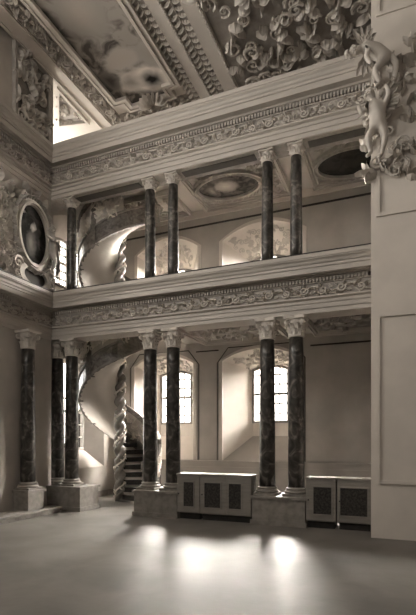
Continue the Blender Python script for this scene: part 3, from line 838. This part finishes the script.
# ------------------------------------------------------------------ gallery ceilings
def gallery_panel(Z, x0, x1, y0, y1, oval, label, cvs, seed, nleaf=60, lf=.26):
    t = thing('ceiling_panel', label, 'ceiling panel', (0, 0, 0))
    P = plane((0, 0, Z), (1, 0, 0), (0, 1, 0), (0, 0, -1))
    rc = lambda d: [(x0 + d, y0 + d), (x1 - d, y0 + d), (x1 - d, y1 - d), (x0 + d, y1 - d)]
    b = NB(); ringband(b, rc(0), rc(.10), P, 0, .08); ringband(b, rc(.02), rc(.06), P, .05, .12); ringband(b, rc(.13), rc(.16), P, 0, .05); mk('frame', b, 'stone', t)
    b = NB(); prism(b, rc(.1), P, 0, .012); mk('ground', b, 'frieze', t)
    ins = lambda u, v: True
    if oval:
        cu, cv_, a, bb = oval
        b = NB(); prism(b, ellipse(cu, cv_, a, bb), P, .012, .03); mk('canvas', b, cvs, t)
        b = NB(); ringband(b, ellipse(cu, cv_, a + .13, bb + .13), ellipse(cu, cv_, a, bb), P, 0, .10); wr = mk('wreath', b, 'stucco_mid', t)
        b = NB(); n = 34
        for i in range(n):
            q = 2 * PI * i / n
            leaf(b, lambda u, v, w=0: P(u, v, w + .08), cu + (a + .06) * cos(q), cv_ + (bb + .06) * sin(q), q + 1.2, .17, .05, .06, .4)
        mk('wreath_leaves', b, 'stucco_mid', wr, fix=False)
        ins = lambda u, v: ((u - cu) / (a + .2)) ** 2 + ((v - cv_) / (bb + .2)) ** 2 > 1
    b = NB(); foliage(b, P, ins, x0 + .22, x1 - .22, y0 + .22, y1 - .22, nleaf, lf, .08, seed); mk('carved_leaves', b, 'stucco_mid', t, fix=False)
    return t
ovA = canvas('oval_paint_a', [((-4.05, 11.0, 8.05), (.35, .3, .4), .45, .30), ((-4.45, 11.1, 8.05), (.16, .3, .4), .22, .1)], .12, .03, 4)
ovB = canvas('oval_paint_b', [((-.9, 11.2, 8.05), (.3, .2, .4), .04, .03)], .03, .012, 4)
gallery_panel(8.05, -4.98, -2.55, 9.6, 11.92, (-3.98, 11.0, .78, .52), 'upper gallery ceiling panel with pale figure in an oval wreath, right of the middle columns', ovA, 61)
gallery_panel(8.05, -2.02, .5, 9.6, 11.92, (-1.02, 11.1, .75, .55), 'dark oval ceiling panel of the upper gallery at the right edge', ovB, 62)
gallery_panel(8.05, -7.6, -5.4, 10.6, 11.92, None, 'leafy ceiling panel of the upper gallery over the spiral stair', None, 63, 30)
gallery_panel(4.35, -5.0, -2.6, 9.9, 11.92, None, 'stucco leaf ceiling panel of the lower gallery between the column pairs', None, 64, 60, .3)
gallery_panel(4.35, -2.0, .5, 9.9, 11.92, None, 'shadowed stucco ceiling panel of the lower gallery at the right', None, 65, 50, .3)
def niche_ornament(a, w, label, seed):
    t_ = NB()
    cx = (a[0] + a[1]) / 2; cw = (w[0] + w[1]) / 2
    def P(u, v, d=0):                       # u -1..1 across, v 0..1 from wall to glass along the sloping head
        xo = cx + u * (a[1] - a[0]) / 2; zo = a[3] + (a[4] - a[3]) * (1 - u * u)
        xi = cw + u * (w[1] - w[0]) / 2; zi = w[3] + (w[4] - w[3]) * (1 - u * u)
        return Vector((xo + (xi - xo) * v, YB + DEPTH * v, zo + (zi - zo) * v - d))
    foliage(t_, lambda u, v, d=0: P(u, v, d), lambda u, v: True, -.9, .9, .12, .9, 75, .2, .04, seed)
    tag(mk('niche_ornament', t_, 'stucco', fix=False), label, 'stucco ornament')
labs = ['stucco leaves in the head of the lower window niche behind the right column pair', 'stucco leaves in the head of the lower window niche beside the stair',
        'stucco leaves in the head of the upper arched niche behind the right column pair', 'stucco leaves in the head of the upper arched niche beside the stair']
for (a, w, k), lb, sd in zip(niches, labs, (71, 72, 73, 74)): niche_ornament(a, w, lb, sd)

# ------------------------------------------------------------------ light
def area(name, loc, rot, sx, sy, watts, col=(1, .985, .96), spread=PI):
    l = bpy.data.lights.new(name, 'AREA'); l.shape = 'RECTANGLE'; l.size = sx; l.size_y = sy; l.energy = watts; l.color = col; l.spread = spread
    o = link(bpy.data.objects.new(name, l)); o.location = loc; o.rotation_euler = rot; o.visible_camera = True
    return o
K = 1.0
# bright open sky over the courtyard behind the rear windows
area('daylight_rear', (-.5, 20.0, 9.6), (-R(82), 0, 0), 26, 8.2, 230000 * K)
area('daylight_horizon', (-.5, 20.4, 3.7), (-R(90), 0, 0), 26, 3.7, 2100 * K)
for a, w in ends:
    area('daylight_end', (XE - .7, (w[0] + w[1]) / 2, (w[2] + w[4]) / 2 + .1), (0, -R(62), 0), w[4] - w[2] + .4, 1.6, 95 * K, spread=R(120))
for (a, b_), e_ in zip(HW, (60, 260, 620)):
    area('fill_hall', (XL - .7, (a + b_) / 2, 7.4), (0, -PI / 2, 0), 4.3, 2.0, e_ * K)  # added fill for the gallery front and hall ceiling, from the unseen side
for (a, b_), e_ in zip(FW, (190, 60, 8)):
    area('fill_front', ((a + b_) / 2, -3.7, 8.6), (R(76), 0, 0), 1.9, 2.7, e_ * K, spread=R(140))  # added frontal fill from behind the viewer
area('fill_attic', (-10.4, 10.3, 9.35), (0, -R(98), 0), 1.0, 2.0, 250 * K)  # added fill brightening the ceiling corner, hidden from view
w = bpy.data.worlds.new('sky'); sc.world = w; w.use_nodes = True
w.node_tree.nodes['Background'].inputs[0].default_value = (1, .97, .93, 1); w.node_tree.nodes['Background'].inputs[1].default_value = .035

# ------------------------------------------------------------------ camera
cd = bpy.data.cameras.new('camera'); cam = link(bpy.data.objects.new('camera', cd))
cam.location = (0, 0, EYE); cam.rotation_euler = (PI / 2, 0, math.atan2(.3807, .9246))
cd.sensor_fit = 'HORIZONTAL'; cd.sensor_width = 36; cd.lens = 36 * 464 / 416
cd.sensor_fit = 'AUTO'; cd.sensor_width = 36; cd.lens = 36 * 464 / 615
cd.shift_y = (440 - 307.5) / 615; cd.clip_start = .05
sc.camera = cam
sc.view_settings.view_transform = 'Standard'; sc.view_settings.look = 'None'; sc.view_settings.exposure = 0.46; sc.view_settings.gamma = 1
sc.view_settings.use_curve_mapping = False
sc.cycles.use_denoising = True; sc.cycles.use_adaptive_sampling = False; sc.cycles.max_bounces = 10; sc.cycles.diffuse_bounces = 3; sc.cycles.caustics_reflective = False; sc.cycles.caustics_refractive = False
